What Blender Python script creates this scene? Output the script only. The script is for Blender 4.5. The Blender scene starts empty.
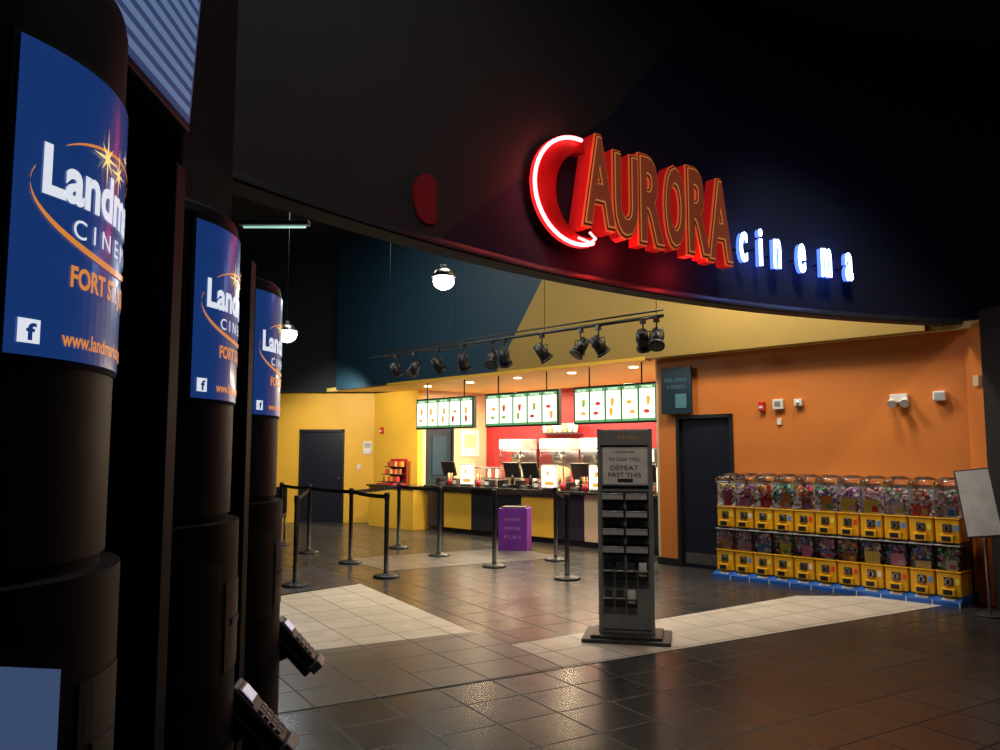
import bpy, bmesh, math, random
from mathutils import Matrix, Vector
random.seed(7)
sc = bpy.context.scene
try:
    sc.view_settings.view_transform = 'Standard'
except Exception:
    pass
V = Vector
# ------------------------------------------------------------------ materials
MC = {}
def mat(name, col, rough=0.5, metal=0.0, em=None, es=0.0, var=0.12, nscale=8.0, bump=0.0, coat=0.0, spec=0.5):
    if name in MC: return MC[name]
    m = bpy.data.materials.new(name); m.use_nodes = True
    nt = m.node_tree; p = nt.nodes['Principled BSDF']
    p.inputs['Roughness'].default_value = rough
    p.inputs['Metallic'].default_value = metal
    p.inputs['Specular IOR Level'].default_value = spec
    p.inputs['Coat Weight'].default_value = coat
    p.inputs['Coat Roughness'].default_value = 0.12
    tc = nt.nodes.new('ShaderNodeTexCoord'); nz = nt.nodes.new('ShaderNodeTexNoise')
    nz.inputs['Scale'].default_value = nscale; nz.inputs['Detail'].default_value = 4
    nt.links.new(tc.outputs['Object'], nz.inputs['Vector'])
    cr = nt.nodes.new('ShaderNodeValToRGB')
    cr.color_ramp.elements[0].position = 0.3; cr.color_ramp.elements[1].position = 0.7
    cr.color_ramp.elements[0].color = (*[c*(1-var) for c in col], 1)
    cr.color_ramp.elements[1].color = (*[min(1, c*(1+var)) for c in col], 1)
    nt.links.new(nz.outputs['Fac'], cr.inputs['Fac'])
    nt.links.new(cr.outputs['Color'], p.inputs['Base Color'])
    if bump > 0:
        bp = nt.nodes.new('ShaderNodeBump'); bp.inputs['Strength'].default_value = bump
        bp.inputs['Distance'].default_value = 0.01
        n2 = nt.nodes.new('ShaderNodeTexNoise'); n2.inputs['Scale'].default_value = 60
        nt.links.new(tc.outputs['Object'], n2.inputs['Vector'])
        nt.links.new(n2.outputs['Fac'], bp.inputs['Height']); nt.links.new(bp.outputs['Normal'], p.inputs['Normal'])
    if em is not None:
        p.inputs['Emission Color'].default_value = (*em, 1); p.inputs['Emission Strength'].default_value = es
    MC[name] = m; return m

def tilemat(name, c1, c2, mortar, rough, ang=31, size=0.42, ms=0.008):
    m = bpy.data.materials.new(name); m.use_nodes = True
    nt = m.node_tree; p = nt.nodes['Principled BSDF']
    tc = nt.nodes.new('ShaderNodeTexCoord'); mp = nt.nodes.new('ShaderNodeMapping')
    mp.inputs['Rotation'].default_value = (0, 0, math.radians(-ang))
    nt.links.new(tc.outputs['Object'], mp.inputs['Vector'])
    br = nt.nodes.new('ShaderNodeTexBrick'); br.offset = 0.0
    br.inputs['Scale'].default_value = 1; br.inputs['Brick Width'].default_value = size
    br.inputs['Row Height'].default_value = size; br.inputs['Mortar Size'].default_value = ms
    br.inputs['Mortar Smooth'].default_value = 0.3
    br.inputs['Color1'].default_value = (*c1, 1); br.inputs['Color2'].default_value = (*c2, 1)
    br.inputs['Mortar'].default_value = (*mortar, 1)
    nt.links.new(mp.outputs['Vector'], br.inputs['Vector'])
    nz = nt.nodes.new('ShaderNodeTexNoise'); nz.inputs['Scale'].default_value = 5; nz.inputs['Detail'].default_value = 6
    nt.links.new(mp.outputs['Vector'], nz.inputs['Vector'])
    mx = nt.nodes.new('ShaderNodeMix'); mx.data_type = 'RGBA'; mx.blend_type = 'MULTIPLY'
    mx.inputs[0].default_value = 0.5
    nt.links.new(br.outputs['Color'], mx.inputs[6]); nt.links.new(nz.outputs['Fac'], mx.inputs[7])
    nt.links.new(mx.outputs[2], p.inputs['Base Color'])
    mr = nt.nodes.new('ShaderNodeMapRange'); mr.inputs['To Min'].default_value = rough-0.03; mr.inputs['To Max'].default_value = rough+0.06
    nt.links.new(nz.outputs['Fac'], mr.inputs['Value'])
    ad = nt.nodes.new('ShaderNodeMath'); ad.operation = 'MULTIPLY_ADD'; ad.inputs[1].default_value = 0.3
    nt.links.new(br.outputs['Fac'], ad.inputs[0]); nt.links.new(mr.outputs['Result'], ad.inputs[2])
    nt.links.new(ad.outputs[0], p.inputs['Roughness'])
    bp = nt.nodes.new('ShaderNodeBump'); bp.inputs['Strength'].default_value = 0.3; bp.inputs['Distance'].default_value = 0.004; bp.invert = True
    nt.links.new(br.outputs['Fac'], bp.inputs['Height']); nt.links.new(bp.outputs['Normal'], p.inputs['Normal'])
    return m

def clearmat(name, tint=(0.98, 0.98, 1.0), g=0.04):
    m = bpy.data.materials.new(name); m.use_nodes = True; nt = m.node_tree
    nt.nodes.clear()
    o = nt.nodes.new('ShaderNodeOutputMaterial'); mx = nt.nodes.new('ShaderNodeMixShader')
    t = nt.nodes.new('ShaderNodeBsdfTransparent'); t.inputs['Color'].default_value = (*tint, 1)
    gl = nt.nodes.new('ShaderNodeBsdfGlossy'); gl.inputs['Roughness'].default_value = 0.12
    fr = nt.nodes.new('ShaderNodeFresnel'); fr.inputs['IOR'].default_value = 1.35
    ad = nt.nodes.new('ShaderNodeMath'); ad.operation = 'ADD'; ad.inputs[1].default_value = g
    nt.links.new(fr.outputs['Fac'], ad.inputs[0]); nt.links.new(ad.outputs[0], mx.inputs['Fac'])
    nt.links.new(t.outputs[0], mx.inputs[1]); nt.links.new(gl.outputs[0], mx.inputs[2])
    nt.links.new(mx.outputs[0], o.inputs['Surface'])
    return m

M_black = mat('black_plastic', (0.012, 0.012, 0.014), 0.45)
M_blackm = mat('black_matte', (0.008, 0.008, 0.009), 0.8)
M_kiosk = mat('kiosk_charcoal', (0.0070, 0.0085, 0.0115), 0.5, var=0.02, spec=0.22)
M_steel = mat('steel', (0.45, 0.45, 0.46), 0.3, 1.0)
M_grey = mat('stand_grey', (0.25, 0.26, 0.26), 0.45, 0.1)
M_pgrey = mat('pocket_grey', (0.5, 0.5, 0.5), 0.35, 0.3)
M_dgrey = mat('dark_grey', (0.045, 0.047, 0.05), 0.45)
M_lgrey = mat('light_grey', (0.42, 0.43, 0.43), 0.4)
M_white = mat('white_plastic', (0.75, 0.74, 0.71), 0.4)
M_paper = mat('paper', (0.8, 0.79, 0.76), 0.7)
M_orange = mat('orange_paint', (0.66, 0.20, 0.032), 0.55, var=0.04, nscale=2, bump=0.15)
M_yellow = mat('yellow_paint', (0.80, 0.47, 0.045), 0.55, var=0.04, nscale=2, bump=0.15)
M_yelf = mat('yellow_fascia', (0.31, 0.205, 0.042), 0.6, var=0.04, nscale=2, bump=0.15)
M_cceil = mat('concession_ceiling', (0.80, 0.60, 0.20), 0.6, var=0.04, nscale=2)
M_teal = mat('teal_paint', (0.010, 0.042, 0.075), 0.55, var=0.06, nscale=2, bump=0.15)
M_dteal = mat('dark_teal', (0.004, 0.009, 0.013), 0.85)
M_red = mat('red_paint', (0.42, 0.02, 0.03), 0.5, var=0.05)
M_beige = mat('beige_paint', (0.72, 0.53, 0.33), 0.6, var=0.05)
M_brown = mat('fascia_brown', (0.044, 0.039, 0.040), 0.75, var=0.08, nscale=1.5)
M_navy = mat('fascia_navy', (0.011, 0.017, 0.045), 0.75, var=0.08, nscale=1.5)
M_ceil = mat('ceiling_black', (0.008, 0.008, 0.010), 0.85)
M_navyd = mat('door_navy', (0.010, 0.012, 0.024), 0.35)
M_blue = mat('blue_plastic', (0.02, 0.12, 0.50), 0.4)
M_yp = mat('yellow_plastic', (0.85, 0.45, 0.015), 0.35, var=0.05)
M_purple = mat('purple_card', (0.20, 0.03, 0.36), 0.5)
M_clear = clearmat('clear_plastic')
M_poster = mat('poster_blue', (0.01, 0.03, 0.12), 0.3, em=(0.010, 0.046, 0.21), es=0.68, coat=0.4, var=0.25, nscale=3)
M_pwhite = mat('poster_white', (0.8, 0.8, 0.8), 0.3, em=(0.85, 0.9, 1), es=0.8)
M_porange = mat('poster_orange', (0.8, 0.3, 0.05), 0.3, em=(0.95, 0.33, 0.06), es=0.65)
M_pstar = mat('poster_star', (0.9, 0.7, 0.2), 0.3, em=(1.0, 0.75, 0.25), es=1.0)
M_neon = mat('neon_red', (1, 0.1, 0.05), 0.3, em=(1.0, 0.12, 0.13), es=10)
M_redglow = mat('letter_side_red', (0.40, 0.01, 0.01), 0.5, em=(1.0, 0.02, 0.02), es=0.22)
M_gold = mat('letter_rim_orange', (0.62, 0.15, 0.03), 0.4, em=(0.9, 0.12, 0.03), es=0.42)
M_letdark = mat('letter_dark', (0.05, 0.012, 0.010), 0.5, em=(0.09, 0.010, 0.006), es=0.3)
M_letface = mat('letter_line_gold', (0.60, 0.30, 0.09), 0.5, em=(0.65, 0.22, 0.06), es=0.50)
M_letin = mat('letter_face_brown', (0.20, 0.06, 0.025), 0.5, em=(0.26, 0.045, 0.018), es=0.45)
M_redplate = mat('red_plate', (0.35, 0.008, 0.01), 0.5)
M_cin = mat('letter_blue_white', (0.8, 0.9, 1), 0.3, em=(0.62, 0.78, 1.0), es=7)
M_cinside = mat('letter_blue_side', (0.05, 0.1, 0.6), 0.3, em=(0.06, 0.14, 1.0), es=2.5)
M_lamp = mat('lamp_white', (1, 1, 1), 0.3, em=(0.85, 0.95, 1.0), es=12)
M_lampw = mat('lamp_warm', (1, 1, 1), 0.3, em=(1, 0.82, 0.55), es=8)
M_menu = mat('menu_white', (0.8, 0.8, 0.75), 0.3, em=(1.0, 0.98, 0.84), es=1.6)
M_menug = mat('menu_green', (0.1, 0.4, 0.15), 0.3, em=(0.16, 0.34, 0.16), es=0.7)
M_scr = mat('screen_blue', (0.02, 0.05, 0.1), 0.4, em=(0.08, 0.13, 0.28), es=0.5)
M_scrd = mat('screen_stripe', (0.02, 0.03, 0.05), 0.5, em=(0.16, 0.25, 0.46), es=0.6)
M_scrb = mat('screen_back', (0.02, 0.03, 0.05), 0.5, em=(0.04, 0.07, 0.18), es=0.6)
M_scrw = mat('screen_white', (0.8, 0.8, 0.8), 0.2, em=(1, 0.85, 0.62), es=2.4)
M_or2 = mat('menu_orange', (0.8, 0.3, 0.05), 0.4, em=(0.9, 0.42, 0.08), es=0.8)
M_rd2 = mat('menu_red', (0.7, 0.04, 0.03), 0.4, em=(0.6, 0.08, 0.05), es=0.6)
M_gr2 = mat('menu_leaf', (0.2, 0.45, 0.05), 0.4, em=(0.3, 0.5, 0.1), es=0.7)
M_dkb = mat('sign_dark_teal', (0.012, 0.03, 0.045), 0.35)
M_counterd = mat('counter_dark', (0.02, 0.022, 0.03), 0.35)
M_ctop = mat('counter_top', (0.03, 0.03, 0.03), 0.2)
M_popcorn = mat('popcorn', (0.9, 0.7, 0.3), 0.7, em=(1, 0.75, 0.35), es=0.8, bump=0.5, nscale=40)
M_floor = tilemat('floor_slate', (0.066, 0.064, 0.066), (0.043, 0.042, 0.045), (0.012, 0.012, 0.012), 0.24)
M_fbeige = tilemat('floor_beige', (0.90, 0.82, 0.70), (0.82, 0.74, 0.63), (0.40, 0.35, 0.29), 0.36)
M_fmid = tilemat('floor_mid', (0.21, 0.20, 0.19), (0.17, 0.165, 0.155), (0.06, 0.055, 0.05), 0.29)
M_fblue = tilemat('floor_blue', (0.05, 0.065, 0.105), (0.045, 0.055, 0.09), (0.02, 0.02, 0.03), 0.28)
TOY = [mat('toy_%d' % i, c, 0.35, var=0.02) for i, c in enumerate([(0.85, 0.05, 0.04), (0.08, 0.3, 0.85), (0.9, 0.75, 0.12), (0.85, 0.8, 0.75), (0.85, 0.25, 0.5), (0.15, 0.6, 0.2), (0.9, 0.38, 0.05), (0.5, 0.2, 0.7), (0.85, 0.55, 0.6), (0.35, 0.12, 0.06)])]

# ------------------------------------------------------------------ builder
def basis(o, right, up=(0, 0, 1)):
    r = V(right).normalized(); u = V(up).normalized(); n = r.cross(u)
    m = Matrix.Identity(4)
    for i in range(3):
        m[i][0] = r[i]; m[i][1] = u[i]; m[i][2] = n[i]; m[i][3] = o[i]
    return m

def text_mesh(body, w, h, ext=0.0, off=0.0):
    cu = bpy.data.curves.new('t', 'FONT'); cu.body = body; cu.size = 1; cu.resolution_u = 4
    ob = bpy.data.objects.new('t', cu); sc.collection.objects.link(ob)
    bpy.context.view_layer.update()
    me0 = bpy.data.meshes.new_from_object(ob)
    xs = [v.co.x for v in me0.vertices]; ys = [v.co.y for v in me0.vertices]
    bw = max(xs)-min(xs); bh = max(ys)-min(ys)
    bpy.data.meshes.remove(me0)
    k = h/bh
    cu.extrude = ext/2/k if ext else 0.0
    cu.offset = off/k
    bpy.context.view_layer.update()
    me = bpy.data.meshes.new_from_object(ob)
    cx = (max(xs)+min(xs))/2; cy = (max(ys)+min(ys))/2
    for v in me.vertices:
        v.co.x = (v.co.x-cx)*(w/bw); v.co.y = (v.co.y-cy)*k; v.co.z = v.co.z*k
    bpy.data.objects.remove(ob); bpy.data.curves.remove(cu)
    return me

class B:
    def __init__(s, name, M=None):
        s.bm = bmesh.new(); s.mats = []; s.name = name; s.M = M or Matrix.Identity(4)
    def mi(s, m):
        if m not in s.mats: s.mats.append(m)
        return s.mats.index(m)
    def _set(s, verts, m, smooth=False):
        i = s.mi(m); fs = set(f for v in verts for f in v.link_faces)
        for f in fs:
            f.material_index = i
            if smooth and len(f.verts) <= 4: f.smooth = True
        return fs
    def box(s, a, b, m, bev=0, R=None):
        a = V(a); b = V(b)
        c = (a+b)/2; d = b-a
        T = Matrix.Translation(c) @ Matrix.Diagonal((abs(d.x), abs(d.y), abs(d.z), 1))
        if R is not None: T = R @ T
        r = bmesh.ops.create_cube(s.bm, size=1, matrix=T)
        fs = s._set(r['verts'], m)
        if bev:
            es = list(set(e for f in fs for e in f.edges))
            bmesh.ops.bevel(s.bm, geom=es, offset=bev, segments=2, affect='EDGES', profile=0.5, material=s.mi(m))
    def cyl(s, p0, p1, r0, m, r1=None, seg=20, smooth=True):
        p0 = V(p0); p1 = V(p1); d = p1-p0
        if r1 is None: r1 = r0
        q = V((0, 0, 1)).rotation_difference(d.normalized()).to_matrix().to_4x4()
        T = Matrix.Translation((p0+p1)/2) @ q
        r = bmesh.ops.create_cone(s.bm, cap_ends=True, segments=seg, radius1=r0, radius2=r1, depth=d.length, matrix=T)
        s._set(r['verts'], m, smooth)
    def sph(s, c, r, m, sc_=(1, 1, 1), sub=2, smooth=True):
        T = Matrix.Translation(V(c)) @ Matrix.Diagonal((sc_[0], sc_[1], sc_[2], 1))
        q = bmesh.ops.create_icosphere(s.bm, subdivisions=sub, radius=r, matrix=T)
        s._set(q['verts'], m, smooth)
    def poly(s, pts, m, faces=None, smooth=False):
        vs = [s.bm.verts.new(V(p)) for p in pts]
        i = s.mi(m)
        for f in (faces or [list(range(len(pts)))]):
            try:
                fc = s.bm.faces.new([vs[k] for k in f]); fc.material_index = i; fc.smooth = smooth
            except ValueError: pass
    def prism(s, pts, T, depth, m):
        ar = sum(pts[i][0]*pts[(i+1) % len(pts)][1]-pts[(i+1) % len(pts)][0]*pts[i][1] for i in range(len(pts)))
        if ar < 0: pts = pts[::-1]
        n = len(pts)
        P = [T @ V((p[0], p[1], 0)) for p in pts]+[T @ V((p[0], p[1], -depth)) for p in pts]
        F = [list(range(n)), list(range(2*n-1, n-1, -1))]+[[i, i+n, (i+1) % n+n, (i+1) % n] for i in range(n)]
        s.poly(P, m, F)
    def lathe(s, prof, c, m, seg=48, a0=0, a1=360, smooth=True):
        n = seg; full = abs(a1-a0) >= 360
        cols = n if full else n+1
        pts = []
        for j in range(cols):
            a = math.radians(a0+(a1-a0)*j/n)
            for r, z in prof: pts.append((c[0]+r*math.cos(a), c[1]+r*math.sin(a), c[2]+z))
        k = len(prof); F = []
        for j in range(n):
            j2 = (j+1) % cols
            for i in range(k-1): F.append([j*k+i, j2*k+i, j2*k+i+1, j*k+i+1])
        s.poly(pts, m, F, smooth)
    def tube(s, pts, r, m, seg=10):
        for i in range(len(pts)-1):
            s.cyl(pts[i], pts[i+1], r, m, seg=seg)
            s.sph(pts[i+1], r, m, sub=1)
        s.sph(pts[0], r, m, sub=1)
    def text(s, body, T, w, h, m, ext=0.0, off=0.0, fn=None):
        me = text_mesh(body, w, h, ext, off)
        i = s.mi(m)
        for v in me.vertices:
            v.co = fn(v.co) if fn else T @ v.co
        for pl_ in me.polygons: pl_.material_index = i; pl_.use_smooth = False
        s.bm.from_mesh(me)
        bpy.data.meshes.remove(me)
    def done(s):
        me = bpy.data.meshes.new(s.name)
        s.bm.normal_update(); s.bm.to_mesh(me); s.bm.free()
        for m in s.mats: me.materials.append(m)
        ob = bpy.data.objects.new(s.name, me); ob.matrix_world = s.M
        sc.collection.objects.link(ob); return ob

def light(kind, loc, power, col, size=0.5, target=None, spot=60, sy=None, name='lamp_light', blend=0.6):
    d = bpy.data.lights.new(name, kind); d.energy = power; d.color = col
    if kind == 'AREA':
        d.size = size
        if sy: d.shape = 'RECTANGLE'; d.size_y = sy
    elif kind == 'SPOT':
        d.spot_size = math.radians(spot); d.spot_blend = blend; d.shadow_soft_size = size
    else: d.shadow_soft_size = size
    o = bpy.data.objects.new(name, d); o.location = loc
    if target is not None:
        o.rotation_euler = (V(target)-V(loc)).to_track_quat('-Z', 'Y').to_euler()
    sc.collection.objects.link(o); return o

# concession wall frame: x = s (running back-left), y = n (towards the lobby)
ANG = math.atan2(0.719, -0.695)
L = Matrix.Translation((5.14, 8.78, 0)) @ Matrix.Rotation(ANG, 4, 'Z')
def W(s_, n_, z=0.0): return L @ V((s_, n_, z))
H = 2.95
CZ = 6.2

# ------------------------------------------------------------------ room shell
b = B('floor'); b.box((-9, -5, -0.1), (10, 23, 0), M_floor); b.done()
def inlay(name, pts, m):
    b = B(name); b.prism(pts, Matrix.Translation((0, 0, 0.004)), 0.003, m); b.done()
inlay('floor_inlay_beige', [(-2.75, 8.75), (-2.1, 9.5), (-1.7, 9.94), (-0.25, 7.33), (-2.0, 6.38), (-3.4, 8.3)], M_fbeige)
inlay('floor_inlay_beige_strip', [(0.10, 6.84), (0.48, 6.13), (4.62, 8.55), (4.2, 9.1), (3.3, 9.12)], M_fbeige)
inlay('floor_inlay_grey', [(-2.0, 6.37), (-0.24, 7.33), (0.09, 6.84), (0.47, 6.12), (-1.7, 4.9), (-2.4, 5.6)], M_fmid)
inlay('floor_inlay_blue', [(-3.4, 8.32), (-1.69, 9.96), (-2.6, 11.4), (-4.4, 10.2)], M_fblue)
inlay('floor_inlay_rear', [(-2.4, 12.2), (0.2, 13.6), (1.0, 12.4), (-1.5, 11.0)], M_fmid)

b = B('ceiling'); b.box((-9, -5, CZ), (10, 23, CZ+0.1), M_ceil); b.done()
b = B('wall_orange', L)
b.box((-0.2, -0.2, 0), (2.86, 0, H), M_orange)
b.box((2.86, -0.2, 2.12), (3.76, 0, H), M_orange)
b.box((3.76, -0.2, 0), (4.06, 0, H), M_orange)
b.box((4.06, -0.2, 0), (4.10, 0.0, H), M_beige)
b.done()
b = B('door_1', L)
b.box((2.86, -0.09, 0.01), (3.76, -0.04, 2.12), M_navyd)
b.box((2.86, -0.05, 0), (2.91, 0.02, 2.12), M_black); b.box((3.71, -0.05, 0), (3.76, 0.02, 2.12), M_black)
b.box((2.86, -0.05, 2.07), (3.76, 0.02, 2.12), M_black)
b.box((2.95, -0.045, 0.05), (3.67, -0.035, 0.20), M_steel)
b.cyl((3.0, -0.04, 1.0), (3.0, 0.03, 1.0), 0.025, M_steel); b.box((3.0, 0.01, 0.985), (3.12, 0.03, 1.015), M_steel)
b.box((2.96, -0.04, 0.93), (3.04, -0.03, 1.10), M_steel, 0.003)
b.done()
b = B('baseboard_orange', L); b.box((-0.0, 0.0, 0), (2.85, 0.02, 0.1), M_black); b.box((3.77, 0, 0), (4.1, 0.02, 0.1), M_black); b.done()
b = B('wall_right'); b.box((5.14, 8.39, 0), (5.34, 8.95, 2.99), M_orange); b.box((5.08, -5, 0), (5.34, 8.39, 2.99), M_blackm)
b.box((5.08, -5, 2.99), (9.9, 8.39, 3.09), M_blackm); b.done()
YZ = Matrix(((1, 0, 0, 0), (0, 0, 1, 0.25), (0, 1, 0, 0), (0, 0, 0, 1)))
b = B('soffit_yellow', L)
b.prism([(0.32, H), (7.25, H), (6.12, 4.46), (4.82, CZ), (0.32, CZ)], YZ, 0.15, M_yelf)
b.done()
b = B('soffit_teal', L)
b.prism([(7.25, H), (12.3, H), (12.3, CZ), (4.82, CZ), (6.12, 4.46)], YZ, 0.15, M_teal)
b.done()
b = B('trim_1', L); b.box((4.1, 0.1, H-0.02), (10.4, 0.27, H+0.03), M_yellow); b.done()
b = B('ceiling_concession', L); b.box((-0.3, -3.2, H+0.002), (13.5, 0.10, H+0.08), M_cceil); b.done()
p = W(12.58, -0.97)
DL, DR = -4.62, -3.58
b = B('wall_rear_left')
b.box((-9, p.y, 0), (DL, p.y+0.15, H), M_yellow); b.box((DR, p.y, 0), (p.x, p.y+0.15, H), M_yellow)
b.box((DL, p.y, 2.12), (DR, p.y+0.15, H), M_yellow)
b.box((-9, p.y-0.5, H), (p.x+0.7, p.y+0.15, CZ), M_dteal)
b.done()
b = B('door_2')
b.box((DL, p.y+0.04, 0.01), (DR, p.y+0.09, 2.12), M_navyd)
b.box((DL, p.y-0.02, 0), (DL+0.05, p.y+0.05, 2.12), M_black); b.box((DR-0.05, p.y-0.02, 0), (DR, p.y+0.05, 2.12), M_black)
b.box((DL, p.y-0.02, 2.07), (DR, p.y+0.05, 2.12), M_black)
b.cyl((DR-0.12, p.y+0.04, 1.0), (DR-0.12, p.y-0.02, 1.0), 0.03, M_steel)
b.done()
b = B('wall_rear_slant', L); b.box((10.96, -1.1, 0), (12.6, -0.97, H), M_yellow); b.done()
b = B('wall_concession_side', L)
b.box((10.96, -3.2, 0), (11.1, -2.0, H), M_beige); b.box((10.96, -1.2, 0), (11.1, -1.1, H), M_beige)
b.box((10.96, -2.0, 2.15), (11.1, -1.2, H), M_beige)
b.done()
b = B('door_3', L)
b.box((11.0, -2.0, 0.01), (11.05, -1.2, 2.15), M_dkb)
b.box((10.95, -2.0, 0), (11.0, -1.95, 2.15), M_black); b.box((10.95, -1.25, 0), (11.0, -1.2, 2.15), M_black)
b.box((10.98, -1.8, 1.1), (11.0, -1.4, 1.95), M_teal)
b.done()
b = B('wall_concession_back', L); b.box((3.9, -3.2, 0), (10.96, -3.0, 2.95), M_red); b.done()
b = B('wall_concession_right', L); b.box((3.9, -3.0, 0), (4.06, -0.2, 2.95), M_beige); b.done()
b = B('wall_left'); b.box((-9, 3.7, 0), (-8.8, 18.6, CZ), M_dteal); b.done()
b = B('wall_kiosk'); b.box((-1.80, -5, 0), (-1.62, 3.1, CZ), M_blackm); b.done()
b = B('wall_behind'); b.box((-1.6, -5, 0), (5.1, -4.8, CZ), M_brown); b.done()
b = B('pillar_dark'); b.box((-2.9, 3.1, 0), (-1.27, 3.7, CZ), mat('pillar_maroon', (0.012, 0.010, 0.012), 0.85, spec=0.2), 0.01); b.done()

# ------------------------------------------------------------------ drum fascia
C = (7.43, -1.31); R = 10.3
def Cp(a, r, z): return (C[0]+r*math.cos(a), C[1]+r*math.sin(a), z)
b = B('soffit_rotunda')
N = 100; A0 = math.radians(76); A1 = math.radians(154)
def bz(d):
    P_ = [(70, 6.2), (120.5, 6.2), (129, 4.5), (137.5, 3.35), (140, 3.0), (160, 3.0)]
    for i in range(len(P_)-1):
        if P_[i][0] <= d <= P_[i+1][0]:
            t = (d-P_[i][0])/(P_[i+1][0]-P_[i][0]); return P_[i][1]*(1-t)+P_[i+1][1]*t
    return 3.0
for i in range(N):
    a = A0+(A1-A0)*i/N; c = A0+(A1-A0)*(i+1)/N
    z1, z2 = bz(math.degrees(a)), bz(math.degrees(c))
    if z1 > 3.001 or z2 > 3.001:
        b.poly([Cp(a, R, 3.0), Cp(c, R, 3.0), Cp(c, R, max(z2, 3.0)), Cp(a, R, max(z1, 3.0))], M_navy)
    if z1 < CZ or z2 < CZ:
        b.poly([Cp(a, R, z1), Cp(c, R, z2), Cp(c, R, CZ), Cp(a, R, CZ)], M_brown)
    b.poly([Cp(a, R, 3.0), Cp(c, R, 3.0), Cp(c, R+0.18, 3.0), Cp(a, R+0.18, 3.0)], M_brown)
    b.poly([Cp(a, R+0.18, 3.0), Cp(c, R+0.18, 3.0), Cp(c, R+0.18, CZ), Cp(a, R+0.18, CZ)], M_dteal)
b.done()
b = B('trim_2')
b.lathe([(R-0.03, 3.0), (R-0.03, 3.05), (R, 3.06)], (C[0], C[1], 0), mat('trim_dark', (0.05, 0.05, 0.055), 0.35), 90, 76, 154)
b.done()
b = B('red_reflection_plate')  # thin, faintly glowing red plate that imitates a red reflection on the fascia
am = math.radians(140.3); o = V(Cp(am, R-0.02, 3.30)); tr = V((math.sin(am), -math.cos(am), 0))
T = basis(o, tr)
b.prism([(min(0.14*math.cos(t*math.pi/16), 0.07), 0.17*math.sin(t*math.pi/16)) for t in range(32)], T, 0.02, mat('reflection_red', (0.18, 0.008, 0.01), 0.5, em=(0.3, 0.01, 0.015), es=0.10))
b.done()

# ------------------------------------------------------------------ sign
rt = V((0.813, 0.582, 0)).normalized(); up = V((0, 0, 1)); nrm = rt.cross(up)
O = V((0.66, 6.15, 0))
b = B('neon_cinema_sign')
def P(x, z, d=0): return O+rt*x+up*z+nrm*d
cells = [('A', -0.01, 0.34, 3.40, 4.13), ('U', 0.31, 0.28, 3.36, 4.04), ('R', 0.60, 0.29, 3.34, 4.08), ('O', 0.90, 0.27, 3.36, 4.06), ('R', 1.19, 0.29, 3.34, 4.10), ('A', 1.47, 0.34, 3.32, 4.06)]
for i, (ch, x, w, z0, z1) in enumerate(cells):
    w *= 0.82; h = z1-z0-0.06; xc = x+w/2+0.035; zc = (z0+z1)/2
    dp = 0.16 if i == 0 else 0.10
    b.text(ch, basis(P(xc, zc, -0.02-dp/2), rt), w, h, M_redglow, dp, 0.058)
    b.text(ch, basis(P(xc, zc, -0.010), rt), w, h, M_gold, 0.02, 0.058)
    b.text(ch, basis(P(xc, zc, 0.003), rt), w, h, M_letdark, 0.012, 0.046)
    b.text(ch, basis(P(xc, zc, 0.010), rt), w, h, M_letface, 0.012, 0.032)
    b.text(ch, basis(P(xc, zc, 0.018), rt), w, h, M_letin, 0.006, 0.018)
for x in (0.1, 0.7, 1.3, 1.75):
    b.cyl(P(x, 3.6, -0.12), P(x, 3.6, -0.34), 0.015, M_black)
Rr = 0.43; cx, cz = -0.02, 3.66
ring = [P(cx+Rr*math.cos(math.radians(t)), cz+Rr*math.sin(math.radians(t)), -0.05) for t in range(84, 300, 8)]
b.tube(ring, 0.016, M_neon)
pl = [(cx+(Rr+0.02)*math.cos(math.radians(t)), cz+(Rr+0.02)*math.sin(math.radians(t))) for t in range(80, 300, 8)] + \
     [(cx+0.12+(Rr-0.12)*math.cos(math.radians(t)), cz+(Rr-0.08)*math.sin(math.radians(t))) for t in range(290, 80, -10)]
b.prism(pl, basis(P(0, 0, -0.09), rt), 0.10, M_redplate)
b.tube([P(-0.02, 3.28, -0.04), P(0.1, 3.26, -0.04), P(0.16, 3.30, -0.04), P(0.1, 3.34, -0.04)], 0.010, M_neon)
b.cyl(P(-0.2, 3.66, -0.15), P(-0.2, 3.66, -0.36), 0.02, M_black)
r2 = V((0.9, 0.435, 0)).normalized(); n2 = r2.cross(up); Aq = V((2.30, 7.47, 0))
for ch, t, w, h, z in [('c', 0.0, 0.08, 0.27, 3.54), ('i', 0.215, 0.030, 0.34, 3.56), ('n', 0.427, 0.08, 0.27, 3.52), ('e', 0.75, 0.085, 0.27, 3.51), ('m', 1.084, 0.13, 0.27, 3.50), ('a', 1.407, 0.09, 0.27, 3.49)]:
    o = Aq+r2*t+up*z
    b.text(ch, basis(o, r2), w, h, M_cinside, 0.05, 0.010)
    b.text(ch, basis(o+n2*0.03, r2), w, h, M_cin, 0.01, 0.010)
    b.cyl(o-n2*0.02, o-n2*0.14, 0.01, M_black, seg=8)
b.done()
light('POINT', P(-0.42, 3.66, -0.12), 3.0, (1, 0.04, 0.05), 0.1, name='neon_light')
light('POINT', P(-0.25, 3.66, 0.12), 1.5, (1, 0.05, 0.05), 0.1, name='neon_light')
light('POINT', P(0.5, 3.26, -0.12), 3.6, (1, 0.03, 0.03), 0.1, name='neon_light')
light('POINT', P(1.3, 3.22, -0.12), 3.6, (1, 0.03, 0.03), 0.1, name='neon_light')
light('POINT', Aq+r2*0.3+up*3.5+n2*0.10, 2.2, (0.15, 0.3, 1.0), 0.1, name='neon_light')
light('POINT', Aq+r2*1.2+up*3.5+n2*0.10, 2.2, (0.15, 0.3, 1.0), 0.1, name='neon_light')

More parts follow.
